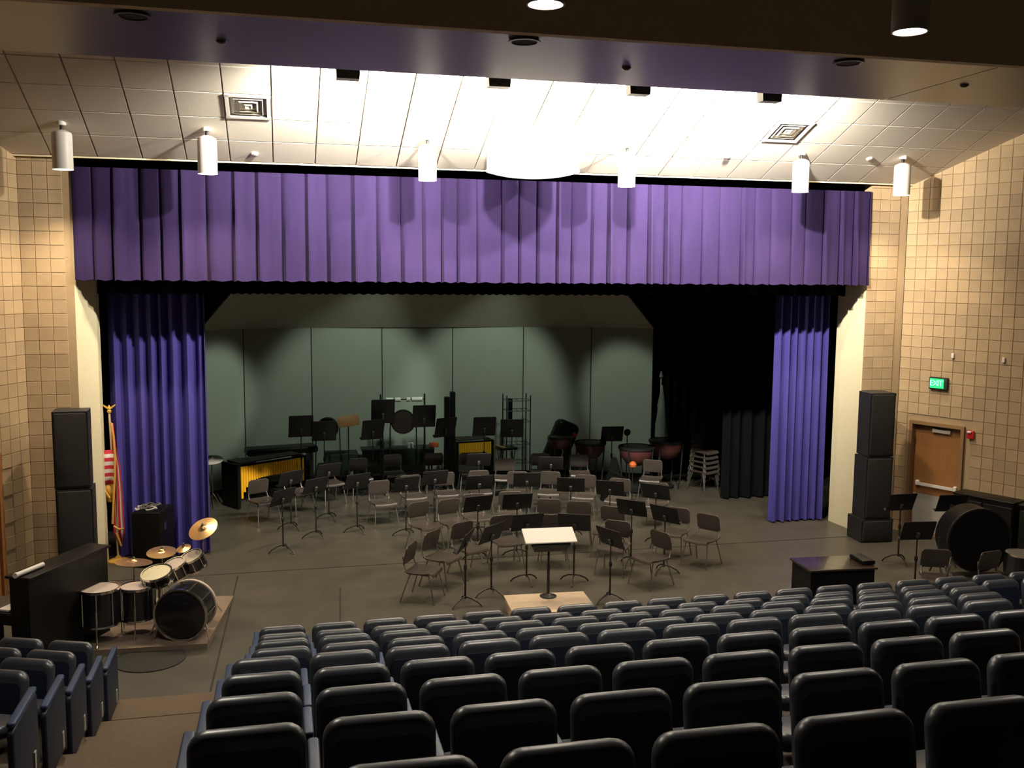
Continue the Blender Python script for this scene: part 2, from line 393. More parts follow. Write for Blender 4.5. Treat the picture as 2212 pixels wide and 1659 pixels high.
for i, p in enumerate(((550, 331), (1573, 337), (1878, 342))):
    d = _ray(*p); t = (6.37+CS*15.7-EYE.z)/(d.z+CS*d.y); q = EYE+d*t
    tag(MB().lathe([(.03, -.035), (.05, -.03), (.055, -.008), (.055, 0)], 14, T3(q-Vector((0, 0, .0))) @ cm).build('smoke_detector', 'white'), 'small round white detector on the ceiling tiles, ' + ('at the left', 'right of centre', 'far right')[i], 'detector', 'ceiling detectors')

PEND = [(-2.9, 14.8), (-.98, 14.8), (2.19, 14.8), (5.36, 14.8), (8.4, 14.8), (10.3, 14.8)]
pe = empty('pendant_light', (0, 0, 0))
MB().lathe([(.136, 0), (.136, .46), (.128, .50), (.06, .535), (.025, .54)], 28, caps=False).build('cylinder_shade', 'white', pe)
MB().lathe([(.022, .53), (.022, .62), (.03, .63)], 12).build('stem', 'blackmet', pe)
MB().lathe([(.062, .60), (.066, .63), (.066, .70), (.05, .76)], 20).build('canopy', 'white', pe)
MB().lathe([(.130, .03), (.130, .036)], 24).build('lamp_face', M['glow'], pe)
tr = kids()
PW = (1.0, 1.3, .9, .9, 1.15, .72)
for i, (x, y) in enumerate(PEND):
    o = pe if i == 0 else copy_tree(pe, tr); o.location = (x, y, 6.1)
    tag(o, 'white cylinder pendant light, %s from the left above the stage front' % ORD[i+1], 'pendant light', 'pendant lights over the stage front')
    spot('pendant_lamp', (x, y, 6.12), (x, y+.02, 0), PEND_W*PW[i], WARM, 120, .75, .1)
ho = empty('house_light', (0, 0, 0))
MB().lathe([(.135, 0), (.15, .0), (.15, .75), (.04, .80)], 28, caps=False).build('cylinder_shade', 'ltgrey', ho)
MB().lathe([(.125, .03), (.125, .04)], 24).build('lamp_face', M['glow'], ho)
MB().lathe([(.03, .78), (.03, 1.62)], 10).build('stem', 'blackmet', ho)
tr = kids()
for i, x in enumerate((-1.15, 2.0, 5.15, 8.3)):
    if 0 < i < 3:
        o = ho if i == 1 else copy_tree(ho, tr); o.location = (x, 7.4, 6.74)
        tag(o, 'large cylinder house light hanging near the camera, ' + ('above the centre' if i == 1 else 'above the right seats'), 'pendant light', 'house lights')
    spot('house_lamp', (x, 7.4, 6.76), (x, 7.4, 0), HOUSE_W, WARMW, 158, 1.0, .12)
# floodlights under the ceiling behind the soffit
FL = [.87, 2.80, 4.72, 6.65]
fo = empty('flood_light', (0, 0, 0))
MB().prism([(-.14, 0), (.14, 0), (.15, .16), (-.15, .16)], -.10, .08).build('housing', 'blackmet', fo, False)
MB().box((0, .085, .08), (.24, .01, .12)).build('lens', M['glow2'], fo, False)
MB().box((0, -.02, .24), (.05, .05, .22)).build('bracket', 'blackmet', fo, False)
tr = kids()
for i, x in enumerate(FL):
    o = fo if i == 0 else copy_tree(fo, tr); o.location = (x, 12.66, 7.11)
    tag(o, 'black floodlight peeking below the soffit, %s from the left' % ORD[i+1], 'floodlight', 'floodlights behind the soffit')
    spot('flood_lamp', (x, 12.80, 7.22), (x+(.1, .03, -.03, .13)[i], 13.8, 7.22+.18), FLOOD_W*(.85, 1, 1.1, 1.55)[i], WARMW, 172, .8, .06)
# white central drum
dr = empty('white_drum', (3.8, 14.7, 6.18), 0, 'large white drum over the stage front, added glow on its domed underside', 'ceiling drum')
b = MB().lathe([(.705, .10), (.705, .62)], 48, caps=False)
b.v = [(x, y, min(z, ceil_z(14.7+y)-6.18-.02) if z > .3 else z) for x, y, z in b.v]; b.build('drum_side', 'white', dr)
MB().lathe([(.02, -.0), (.25, .008), (.45, .03), (.6, .06), (.68, .085), (.705, .10)], 48).build('domed_base', M['glow3'], dr)  # underside given an added glow so it renders fully white
MB().lathe([(.72, .09), (.72, .11)], 48, caps=False).build('rim', 'white', dr)

# ------------------------------------------------------------------ curtains
def curtain(name, x0, x1, y, z0, z1, pitch, amp, mt, label, box=False, flare=.25, seed=1, rz=0):
    rr = random.Random(seed); b = MB(); xs, ys = [], []
    x = x0
    while x < x1-1e-6:
        p = min(pitch*rr.uniform(.75, 1.25), x1-x); a = amp*rr.uniform(.7, 1.2)
        if box:
            prof = ((0, .0), (.08, .95), (.16, 1), (.30, .55), (.55, .42), (.78, .50), (.9, .35), (.95, -.5))
            if rr.random() < .45: prof = ((0, 0), (.1, .5), (.3, .62), (.5, .55), (.7, .62), (.9, .45), (.95, -.4))
        else:
            prof = [(k/10, .5-.5*cos(2*pi*k/10)+rr.uniform(-.06, .06)) for k in range(10)]
        for u, v in prof: xs.append(x+u*p); ys.append(-a*v)
        x += p
    xs.append(x1); ys.append(0)
    n = len(xs); zs = [z1-(z1-z0)*k/7 for k in range(8)]
    for k, z in enumerate(zs):
        f = 1-flare+2*flare*k/7
        for i in range(n): b.v.append((xs[i], y+ys[i]*f, z + (.012*sin(i*1.7) if k == 7 else 0)))
    for k in range(7):
        for i in range(n-1): b.f.append((k*n+i, (k+1)*n+i, (k+1)*n+i+1, k*n+i+1))
    o = b.build(name, mt); sm = o.modifiers.new('thickness', 'SOLIDIFY'); sm.thickness = .008; sm.use_rim = False
    return tag(o, label, 'curtain')
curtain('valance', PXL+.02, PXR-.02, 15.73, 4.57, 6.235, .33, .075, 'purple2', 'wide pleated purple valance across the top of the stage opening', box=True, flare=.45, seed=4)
curtain('leg_curtain', -2.72, -1.22, 16.78, .03, 6.1, .19, .13, 'purple', 'gathered purple stage curtain hanging at the left, behind the flag', seed=5)
curtain('leg_curtain', 9.08, 10.18, 16.72, .03, 6.1, .17, .12, 'purple', 'gathered purple stage curtain hanging at the right of the opening', seed=9)
curtain('border_curtain', -3.4, 10.9, 16.42, 4.36, 6.4, .4, .05, 'black_velour', 'black border curtain just below and behind the purple valance', seed=11)
curtain('leg_curtain', -3.5, -1.45, 18.6, .03, 6.4, .22, .1, 'black_velour', 'black masking curtain between left purple curtain and the shell', seed=12)
curtain('leg_curtain', 9.05, 10.9, 18.75, .03, 6.4, .25, .12, 'black_velour', 'black masking curtain behind the right purple curtain', seed=13)
curtain('leg_curtain', 8.6, 11.5, 21.4, .03, 6.4, .25, .1, 'black_velour', 'black curtain in deep shadow right of the shell', seed=14)

# ------------------------------------------------------------------ acoustic shell
SP = [(430, 20.9), (525, 21.7), (672, 22.0), (825, 22.05), (978, 22.05), (1131, 22.0), (1278, 21.7), (1412, 21.0)]
P = [ony(px, 714, y) for px, y in SP]; STOP = 3.50
for i in range(7):
    a, b_ = P[i], P[i+1]; dx = Vector((b_.x-a.x, b_.y-a.y, 0)); L = dx.length
    e = empty('shell_tower', (a.x, a.y, 0), math.atan2(dx.y, dx.x), 'tall grey-green acoustic shell wall panel, %s from the left' % ORD[i+1], 'shell panel', 'acoustic shell wall panels')
    MB().box((L/2, .03, STOP/2+.06), (L-.022, .05, STOP-.08)).build('panel_face', 'shell', e, False)
    fr = MB(); fr.box((.006, .05, STOP/2), (.012, .09, STOP)); fr.box((L-.006, .05, STOP/2), (.012, .09, STOP)); fr.box((L/2, .1, .06), (L-.03, .08, .06)); fr.box((L/2, .1, STOP-.1), (L-.03, .08, .06))
    fr.build('frame', 'shellframe', e, False)
CT = [(490, 645, 20.1), (556, 647, 20.75), (700, 645, 21.1), (None,)*3, (None,)*3, (1131, 645, 21.1), (1252, 646, 20.8), (1362, 647, 20.2)]
for i in (0, 1, 2, 5, 6):
    j = i+1 if i != 2 else 5
    q = []
    for k in (i, j):
        t = Vector((P[k].x, P[k].y, STOP)); g = ony(*CT[k]); q += [t, t+(g-t)*2.1]
    a, a2, b_, b2 = q; n_ = (b_-a).cross(a2-a).normalized()*.04
    if n_.z < 0: n_ = -n_
    vv = [a, b_, b2, a2]; vv += [v+n_ for v in vv]
    tag(MB().add(vv, [(0,1,2,3), (7,6,5,4), (0,4,5,1), (1,5,6,2), (2,6,7,3), (3,7,4,0)]).build('shell_canopy', 'shelltop', smooth=False),
        'sloped dim canopy panel on top of the acoustic shell, %s from the left' % ORD[{0:1, 1:2, 2:3, 5:4, 6:5}[i]], 'shell canopy', 'acoustic shell canopy panels')

#PART2
# ------------------------------------------------------------------ door, sign and plates on the right wall
d1 = struct(empty('door_1', (CRN[0], CRN[1], 0), RD(-90+WA)))
fr = MB(); fr.box((.30, .06, 1.06), (.06, .20, 2.12)); fr.box((1.27, .06, 1.06), (.06, .20, 2.12)); fr.box((.785, .06, 2.09), (.91, .20, .06)); fr.build('door_frame', 'doorframe', d1, False)
lf = MB().box((.785, .10, 1.03), (.90, .045, 2.05)).build('door_leaf', 'wood', d1, False)
MB().box((.785, .075, .42), (.86, .006, .70)).build('kick_plate', 'ltgrey', lf, False)
MB().slab(.34, .07, .06, .015, .012, T3((.85, .05, 1.97))).build('door_closer', 'ltgrey', lf)
MB().tube([(.70, .05, 2.0), (.95, .0, 2.03), (.55, .02, 2.05)], .012, 6).build('closer_arm', 'iron', lf)
pb = MB().box((.80, .03, .96), (.66, .035, .05)).build('panic_bar', 'white', d1, False)
for x in (.44, 1.16): MB().slab(.07, .10, .07, .025, .02, T3((x, .045, .97))).build('bar_bracket', 'white', pb)
d2 = struct(empty('door_2', (CLN[0]-9*sin(RD(WA)), CLN[1]-9*cos(RD(WA)), 0), RD(90-WA)))
fr = MB(); fr.box((8.28, -.01, 1.05), (.07, .10, 2.1)); fr.box((7.14, -.01, 1.05), (.07, .10, 2.1)); fr.box((7.71, -.01, 2.07), (1.07, .10, .07)); fr.build('door_frame', 'wood', d2, False)
MB().box((7.71, -.008, 1.01), (1.06, .02, 2.03)).build('door_leaf', 'wood', d2, False)
def on_rw(t, z, off=.012): return Vector((CRN[0]+t*sin(RD(WA))-off*cos(RD(WA)), CRN[1]-t*cos(RD(WA))-off*sin(RD(WA)), z))
RWR = RD(-90+WA)
ex = empty('exit_sign', on_rw(.79, 2.84), RWR, 'lit green exit sign on the block wall above the oak door', 'exit sign')
MB().slab(.34, .22, .06, .01, .006, T3((0, -.03, 0))).build('housing', 'iron', ex)
MB().box((-.02, -.063, 0), (.26, .006, .17)).build('green_face', M['exit_g'], ex, False)
for k, chx in enumerate('EXIT'):
    tc = bpy.data.curves.new('letter', 'FONT'); tc.body = chx; tc.align_x = 'CENTER'; tc.align_y = 'CENTER'; tc.size = .15; tc.extrude = .002
    to = bpy.data.objects.new('letter_shape', tc); me = bpy.data.meshes.new_from_object(to); me.materials.clear(); me.materials.append(M['exit_t']); bpy.data.objects.remove(to)
    lo = bpy.data.objects.new('letter', me); col.objects.link(lo); lo.parent = ex; lo.location = (-.115+(0, .072, .122, .172)[k], -.068, 0); lo.rotation_euler = (RD(90), 0, 0)
al = empty('fire_alarm', on_rw(1.42, 2.0), RWR, 'red fire alarm strobe on the wall right of the oak door', 'fire alarm')
MB().slab(.12, .14, .05, .012, .01, T3((0, -.025, 0))).build('red_base', 'red', al); MB().slab(.07, .035, .03, .01, .008, T3((-.01, -.06, .045))).build('strobe', 'white', al)
for i, (t_, z_) in enumerate(((1.01, 3.35), (1.90, 3.34))):
    o = MB().slab(.05, .09, .03, .012, .008).build('wall_anchor', 'white'); o.location = on_rw(t_, z_, .027); o.rotation_euler = (0, 0, RWR)
    tag(o, 'tiny white plate high on the right wall, ' + ('nearer the stage' if i == 0 else 'farther from the stage'), 'wall plate', 'wall plates')

# ------------------------------------------------------------------ auditorium seats
def make_seat():
    s = empty('auditorium_seat', (0, 0, 0))
    MB().slab(.495, .50, .105, .085, .05, T3((0, .02, SH-.245)) @ RX(-9), bow=-.012).build('backrest', 'vinyl', s)
    MB().slab(.44, .40, .02, .05, .008, T3((0, -.035, SH-.27)) @ RX(-9)).build('back_shell', 'plastic', s)
    MB().slab(.46, .42, .10, .06, .045, T3((0, .33, .42)) @ RX(76)).build('seat_cushion', 'vinyl', s)
    MB().slab(.055, .34, .035, .02, .012, T3((-.28, .25, .60)) @ RX(90)).build('armrest', 'armblue', s)
    b = MB(); b.box((-.28, .25, .31), (.035, .20, .57)); b.box((-.28, .25, .012), (.05, .30, .024)); b.build('standard', 'iron', s, False)
    return s
seat0 = make_seat(); tr = kids(); first = True
def end_panel(s, x, turn=0):
    sg = 1 if x > 0 else -1; W = T3((x, .25, 0)) @ RZ(turn)
    MB().slab(.66, .58, .045, .05, .012, W @ T3((0, .02, .30)) @ RZ(90)).build('end_panel', 'plastic', s)
    MB().slab(.06, .62, .04, .02, .014, W @ T3((0, .02, .615)) @ RX(90)).build('end_armrest', 'armblue', s)
    MB().box((sg*.026, .20, .12), (.01, .045, .14), W).build('row_plate', 'ltgrey', s, False)
NS = [7, 8, 9, 11, 12, 13, 14, 17, 18]; X0 = [-.17, -.17, -.17, -.155, -.15, -.04, -.03, -.03, -.04]
for k in range(9):
    y, zt = ROWS[k]
    for i in range(NS[k]):
        o = seat0 if first else copy_tree(seat0, tr); first = False
        o.location = (X0[k]+.56*i, y+.055, zt-SH); o.rotation_euler = (0, 0, rnd.uniform(-.012, .012))
        tag(o, 'navy vinyl seat in the main block, %s from the aisle, %s row from the stage' % (ORD[i+1], ORD[9-k]), 'seat', 'main block of auditorium seats')
        if i == 0: end_panel(o, -.285)
for k, n in ((4, 1), (5, 2), (6, 3), (7, 4), (8, 4)):
    y, zt = ROWS[k]
    for i in range(n):
        o = copy_tree(seat0, {seat0: [c for c in tr[seat0]]}); o.location = (-2.20-.56*i*cos(RD(21)), y+.055+.56*i*sin(RD(21)), zt-SH); o.rotation_euler = (0, 0, RD(-21))
        tag(o, 'navy seat in the left block, %s from the aisle, %s row from the stage' % (ORD[i+1], ORD[9-k]), 'seat', 'left block of auditorium seats')
        if i == 0: end_panel(o, .30, 21)

# ------------------------------------------------------------------ band chairs
PD = Vector((3.75, 12.6, 0))
def make_chair():
    s = empty('band_chair', (0, 0, 0))
    b = MB(); n = 7
    prof = [(-.20, .455), (-.17, .437), (-.05, .428), (.08, .432), (.16, .44), (.205, .428), (.222, .40)]      # side profile of moulded seat: y, z
    for t in (0, -.014):
        for y, z in prof:
            for q in range(n): u = -1+2*q/(n-1); b.v.append((.225*u*(1-.06*(y > .15)), y, z+t+.012*abs(u)**2.2))
    r_ = len(prof); N = n*r_
    for j in range(r_-1):
        for q in range(n-1):
            a = j*n+q; b.f.append((a, a+1, a+n+1, a+n)); a += N; b.f.append((a+n, a+n+1, a+1, a))
    for j in range(r_-1):
        for q, s_ in ((0, 1), (n-1, -1)):
            a = j*n+q; f = (a, a+n, a+n+N, a+N); b.f.append(f if s_ > 0 else f[::-1])
    for q in range(n-1):
        b.f.append((q, q+N, q+1+N, q+1)); a = (r_-1)*n+q; b.f.append((a, a+1, a+1+N, a+N))
    b.build('seat', 'chairpl', s)
    MB().slab(.42, .29, .022, .06, .009, T3((0, -.235, .675)) @ RX(-12), bow=.035).build('backrest', 'chairpl', s)
    for sx in (-1, 1):
        MB().tube([(sx*.19, .15, .42), (sx*.215, .20, .22), (sx*.235, .245, .008)], .011, 6).build('leg', 'chairleg', s)
        MB().tube([(sx*.19, -.13, .42), (sx*.215, -.20, .22), (sx*.235, -.27, .008)], .011, 6).build('leg', 'chairleg', s)
        MB().tube([(sx*.19, .15, .415), (sx*.195, -.17, .425), (sx*.19, -.215, .50), (sx*.175, -.25, .66)], .011, 6).build('back_post', 'chairleg', s)
    b = MB(); b.tube([(-.19, .10, .415), (.19, .10, .415)], .009, 6); b.tube([(-.19, -.12, .418), (.19, -.12, .418)], .009, 6); b.build('seat_frame', 'chairleg', s)
    return s
ARCS = {'front': [(880, 1175), (928, 1147), (995, 1127), (1083, 1112), (1195, 1110), (1338, 1124), (1430, 1147), (1470, 1096), (1536, 1111)],
        'second': [(903, 1083), (968, 1077), (1020, 1066), (1100, 1061), (1183, 1077), (1252, 1082), (1322, 1093)],
        'third': [(814, 1038), (883, 1026), (956, 1020), (1032, 1016), (1115, 1018), (1186, 1018), (1264, 1025), (1339, 1033), (1423, 1042)],
        'back': [(552, 1036), (632, 1017), (703, 1000), (770, 990), (845, 982), (935, 979), (1011, 978), (1088, 990), (1168, 979), (1254, 982), (1411, 993)]}
ch0 = make_chair(); tr = kids(); first = True
for arc, lst in ARCS.items():
    for i, (px, py) in enumerate(lst):
        p = onz(px, py, .80); f = (PD-p); f.z = 0; f.normalize()
        o = ch0 if first else copy_tree(ch0, tr); first = False
        c = p+f*.25; o.location = (c.x, c.y, 0); o.rotation_euler = (0, 0, math.atan2(f.y, f.x)-pi/2+rnd.uniform(-.12, .12))
        tag(o, 'grey-brown plastic band chair, %s from the left in the %s arc' % (ORD[i+1], arc), 'chair', 'band chairs on the stage')

# ------------------------------------------------------------------ music stands
def make_stand(mt='blackmet', hz=.9, name='music_stand'):
    s = empty(name, (0, 0, 0))
    MB().lathe([(.014, .10), (.014, .55), (.010, .56), (.010, hz+.02)], 10).build('pole', mt, s)
    MB().lathe([(.02, .53), (.024, .54), (.024, .59), (.016, .60)], 10).build('clutch', mt, s)
    for q in range(3):
        a = RD(90+120*q); MB().tube([(0, 0, .13), (.10*cos(a), .10*sin(a), .11), (.20*cos(a), .20*sin(a), .06), (.25*cos(a), .25*sin(a), .008)], .011, 6).build('leg', mt, s)
    mx = T3((0, .0, hz)) @ RX(-24)
    dk = MB().slab(.50, .31, .012, .02, .005, mx @ T3((0, -.01, .06))).build('desk', mt, s)
    MB().box((0, -.045, -.095), (.50, .065, .01), mx).build('lip', mt, dk, False)
    MB().slab(.05, .09, .03, .012, .008, mx @ T3((0, .015, .0))).build('desk_bracket', 'grey', s)
    return s
st0 = make_stand(); tr = kids(); first = True
def put_stand(p, label, group, rz=None, hz=None):
    global first
    o = st0 if first else copy_tree(st0, tr); first = False
    f = PD-p; o.location = (p.x, p.y, 0); o.rotation_euler = (0, 0, (math.atan2(f.y, f.x)-pi/2) if rz is None else rz)
    if hz: o.scale = (1, 1, hz/.95)
    tag(o, label, 'music stand', group); return o
DZ = .93
SA = {'front': [('b', 1005, 1308), ('b', 1061, 1288), ('b', 1137, 1259), ('b', 1239, 1259), ('b', 1317, 1300)],
      'second': [('d', 1032, 1091), ('d', 1117, 1086), ('d', 1365, 1100), ('d', 1437, 1114)],
      'third': [('b', 612, 1193), ('b', 683, 1162), ('b', 877, 1158), ('b', 939, 1141), ('d', 1035, 1045), ('d', 1138, 1039), ('d', 1233, 1050), ('d', 1318, 1057), ('d', 1417, 1065)],
      'fourth': [('b', 629, 1143), ('b', 711, 1122), ('b', 772, 1150), ('d', 1034, 996), ('d', 1190, 1003)]}
for arc, lst in SA.items():
    for i, (kd, px, py) in enumerate(lst):
        p = onz(px, py, 0 if kd == 'b' else DZ)
        put_stand(p, 'black music stand, %s from the left in the %s arc of stands' % (ORD[i+1], arc), 'music stands in the band')
REAR = [(650, 922, 'at the left end', .1), (700, 932, 'left, before the round drum', .0), (805, 929, 'left of the brown gong', .3), (827, 890, 'raised high left of the gong', 0),
        (916, 900, 'raised high right of the gong', 0), (962, 924, 'before the tall chime case', .35), (1046, 922, 'over the far xylophone', 0), (1106, 926, 'below the wire rack', -.2), (1322, 938, 'above the timpani', -.1)]
for px, py, tx, rz in REAR:
    p = ony(px, py, 20.65 if py < 905 else 20.35); q = Vector((p.x, p.y, 0))
    put_stand(q, 'black music stand near the shell, ' + tx, 'music stands in the percussion section', rz=pi+rz, hz=p.z)
for px, py, tx in ((1946, 1088, 'nearest the right speaker stack'), (1982, 1150, 'beside the piled bass drum'), (2055, 1090, 'behind the bass drum cover')):
    p = onz(px, py, 1.0); put_stand(p, 'black music stand at the right, ' + tx, 'music stands stored at the right', rz=RD(170+20*rnd.random()), hz=1.02)

# conductor's podium, stand and white board
c_ = [onz(1102, 1290, .2), onz(1262, 1283, .2), onz(1279, 1309, .2), onz(1104, 1322, .2)]
po = empty('conductor_podium', (0, 0, 0), 0, 'low tan plywood podium box in front of the band', 'podium')
cx = sum((v.x for v in c_))/4; cy = sum((v.y for v in c_))/4; PA = RD(-3)
po.location = (cx, cy, 0); po.rotation_euler = (0, 0, PA)
MB().slab(1.16, .78, .04, .01, .006, T3((0, 0, .18)) @ RX(90)).build('top_board', 'tanwood', po)
b = MB(); 
for s_ in (-1, 1): b.box((s_*.54, 0, .08), (.03, .70, .16))
b.box((0, .36, .08), (1.1, .03, .16)); b.box((0, -.36, .08), (1.1, .03, .16)); b.build('side_boards', 'tanwood', po, False)
far_z, near_z = 1.18, 1.02
A_, B_, C_, D_ = onz(1128, 1138, far_z), onz(1233, 1135, far_z), onz(1248, 1168, near_z), onz(1136, 1178, near_z)
cs = (A_+B_+C_+D_)/4
cst = empty('conductor_stand', (cs.x, cs.y+.02, .2), PA, 'black conductor stand on the podium holding a white board', 'music stand')
MB().lathe([(.022, .02), (.022, .45), (.016, .47), (.016, .80)], 12).build('pole', 'blackmet', cst)
MB().lathe([(.11, 0), (.12, .012), (.05, .03), (.024, .05)], 20).build('base', 'blackmet', cst)
tl = math.degrees(math.atan2(far_z-near_z, (A_-D_).length)); mx = T3((0, 0, .86)) @ RX(tl)
MB().slab(.56, .40, .014, .02, .005, mx @ T3((0, 0, -.012)) @ RX(90)).build('desk', 'blackmet', cst)
MB().prism([(-.27, 0), (.27, 0), (.23, -.13), (-.23, -.13)], -.165, -.15, mx).build('lower_tray', 'blackmet', cst, False)
bd = empty('white_board', (cs.x, cs.y, 0), PA, 'bright white board lying flat on the conductor stand', 'board')
WB = (B_-A_).length*.5+(C_-D_).length*.5; DB = ((A_-D_).length+(B_-C_).length)/2
MB().slab(WB, DB, .022, .012, .008, T3((0, 0, 1.085)) @ RX(tl+90)).build('board_sheet', 'whitebd', bd)

# ------------------------------------------------------------------ loudspeaker stacks
def speaker(name, loc, W, D, H, rz, label, grp, sub=False):
    s = empty(name, loc, rz, label, 'speaker', grp)
    MB().box((0, D/2, H/2), (W, D, H-.01)).build('cabinet', 'cab', s, False)
    MB().slab(W-.05, H-.06, .03, .02, .01, T3((0, -.008, H/2))).build('grille', 'grille', s)
    for z in (.03, H-.03):
        for x in (-W/2+.02, W/2-.02): MB().box((x, -.004, z), (.04, .02, .05)).build('corner_cap', 'iron', s, False)
    return s
for side, x, rz in (('right', 10.30, RD(-4)), ('left', -2.98, RD(4))):
    speaker('subwoofer', (x, 15.0, 0), .60, .5, .42, rz, 'wide low black subwoofer at the foot of the %s speaker stack' % side, 'loudspeaker stacks')
    speaker('loudspeaker', (x, 15.02, .42), .50, .42, 1.12, rz, 'tall black loudspeaker in the middle of the %s stack' % side, 'loudspeaker stacks')
    speaker('loudspeaker', (x+.02*(1 if side == 'right' else -1), 15.04, 1.545), .48, .40, 1.14, rz, 'tall black loudspeaker on top of the %s stack' % side, 'loudspeaker stacks')

# ------------------------------------------------------------------ flags
fp = onz(256, 1212); ft = ony(236, 893, fp.y-.05)
fg = empty('flag_on_pole', fp, 0, 'striped flag with gold fringe and eagle finial on a pole, left', 'flag')
top = ft-fp
MB().tube([(0, 0, .05), tuple(top*.5), tuple(top)], .016, 8).build('pole', 'tanwood', fg)
MB().lathe([(.17, 0), (.17, .02), (.06, .05), (.03, .09)], 18).build('base', 'gold', fg)
b = MB(); b.lathe([(.0, 0), (.03, .015), (.035, .04), (.02, .06), (.028, .08), (.018, .11), (.002, .14)], 10, T3(top)); 
for s_ in (-1, 1): b.add([(0, -.01, .05), (s_*.09, -.005, .12), (s_*.10, -.005, .15), (s_*.03, -.01, .11), (0, .012, .05), (s_*.09, .012, .12), (s_*.10, .012, .15), (s_*.03, .012, .11)], [(0,1,2,3), (7,6,5,4), (0,4,5,1), (1,5,6,2), (2,6,7,3), (3,7,4,0)], T3(top))
b.build('eagle_finial', 'gold', fg)
def sheet(rows, n, fold, fy, ph=0):        # rows: (z, xl, xr); folds deepen across
    b = MB(); b.uv = []
    for k, (z, xl, xr) in enumerate(rows):
        for i in range(n):
            u = i/(n-1); b.v.append((xl+(xr-xl)*u, fy+fold*sin(u*pi*fold_n+ph)*min(1, .3+k*.2), z)); b.uv.append((u, (z-rows[-1][0])/(rows[0][0]-rows[-1][0])))
    for k in range(len(rows)-1):
        for i in range(n-1): b.f.append((k*n+i, (k+1)*n+i, (k+1)*n+i+1, k*n+i+1))
    return b
def solid(o, t=.012): md = o.modifiers.new('thickness', 'SOLIDIFY'); md.thickness = t; return o
def gx(px, py): q = ony(px, py, fp.y-.06)-fp; return q.x, q.z
def rowz(lst):
    out = []
    for py, pl, pr in lst: xl, z = gx(pl, py); xr, _ = gx(pr, py); out.append((z, xl, xr))
    return out
fold_n = 3
solid(sheet(rowz([(915, 238, 243), (960, 243, 248), (1010, 245, 258), (1060, 247, 263), (1110, 247, 266), (1150, 246, 268), (1172, 256, 266)]), 14, .03, -.05).build('flag_cloth', M['stripe_v'], fg))
solid(sheet(rowz([(972, 222, 246), (1000, 218, 247), (1030, 213, 247), (1046, 212, 246)]), 12, .025, -.09, 1).build('flag_fold', M['stripe_h'], fg))
b = MB(); 
for seq in ([(912, 240), (940, 246), (980, 249), (1030, 249), (1080, 246), (1130, 244)], [(1040, 212), (1056, 226), (1075, 238)], [(1135, 246), (1142, 258), (1140, 269)], [(1150, 252), (1165, 258), (1178, 263)]):
    b.tube([(gx(px, py)[0], -.10, gx(px, py)[1]) for py, px in seq], .017, 6)
b.build('gold_fringe', 'gold', fg)
solid(sheet(rowz([(1044, 212, 244), (1060, 224, 245), (1085, 234, 246)]), 8, .02, -.06).build('canton_lining', 'gold', fg))
f2 = ony(1424, 985, 20.9); f2.z = 0
fu = empty('furled_flag', f2, 0, 'pale furled flag on a pole at the right edge of the shell', 'flag')
MB().lathe([(.014, .05), (.014, 2.35)], 8).build('pole', 'tanwood', fu); MB().lathe([(.15, 0), (.15, .02), (.03, .06)], 14).build('base', 'blackmet', fu)
b = MB(); b.lathe([(.03, .95), (.13, 1.0), (.12, 1.3), (.09, 1.7), (.045, 2.0), (.02, 2.2)], 12); 
b.v = [(x*(1+.25*sin(5*math.atan2(y, x)+z*4))+.03, y, z) for x, y, z in b.v]; b.build('furled_cloth', 'greygreen', fu)
MB().lathe([(.0, 2.33), (.05, 2.40), (.02, 2.50), (.0, 2.54)], 8).build('finial', 'greygreen', fu)

# ------------------------------------------------------------------ left: upright piano, drum kit, amps
pa, pc = onz(212, 1180, 1.18), onz(40, 1250, 1.18); d = pa-pc; d.z = 0
pn = empty('upright_piano', ((pa.x+pc.x)/2, (pa.y+pc.y)/2, 0), math.atan2(d.y, d.x), 'dark upright piano standing in shadow beside the left speaker stack', 'piano')
L = d.length
MB().box((0, .0, .60), (L, .26, 1.16)).build('case', 'black', pn, False)
MB().slab(L+.06, .34, .03, .01, .008, T3((0, 0, 1.19)) @ RX(90)).build('lid', 'black', pn)
MB().box((0, .28, .66), (L-.06, .30, .14)).build('keybed', 'black', pn, False)
MB().box((0, .30, .745), (L-.16, .16, .02)).build('keys', 'white', pn, False)
for s_ in (-1, 1): MB().box((s_*(L/2-.05), .35, .30), (.07, .07, .59)).build('leg', 'black', pn, False)
MB().box((0, .15, .05), (L, .5, .08)).build('bottom_rail', 'black', pn, False)

ta, tb_ = onz(34, 1243, 1.235), onz(93, 1219, 1.235)
wt = empty('paper_tube', (0, 0, 0), 0, 'white rolled paper tube lying on top of the upright piano', 'paper tube')
MB().tube([ta, tb_], .028, 14).build('roll', 'whitebd', wt); MB().tube([ta-(tb_-ta)*.03, ta+(tb_-ta)*.03], .034, 14).build('end_cap', 'white', wt)
rg = [onz(505, 1288, .06), onz(447, 1392, .06), onz(175, 1408, .06), onz(265, 1296, .06)]
b = MB(); b.add([(v.x, v.y, .0) for v in rg]+[(v.x, v.y, .07) for v in rg], [(0,1,2,3), (7,6,5,4), (0,4,5,1), (1,5,6,2), (2,6,7,3), (3,7,4,0)])
tag(b.build('drum_riser', 'rug', smooth=False), 'thin brown plywood platform under the drum kit', 'platform')
RZ0 = .072
def lugs(b, r, z0, z1, n=8):
    for q in range(n): a = 2*pi*q/n; b.tube([(r*cos(a), r*sin(a), z0), (r*cos(a), r*sin(a), z1)], .009, 5)
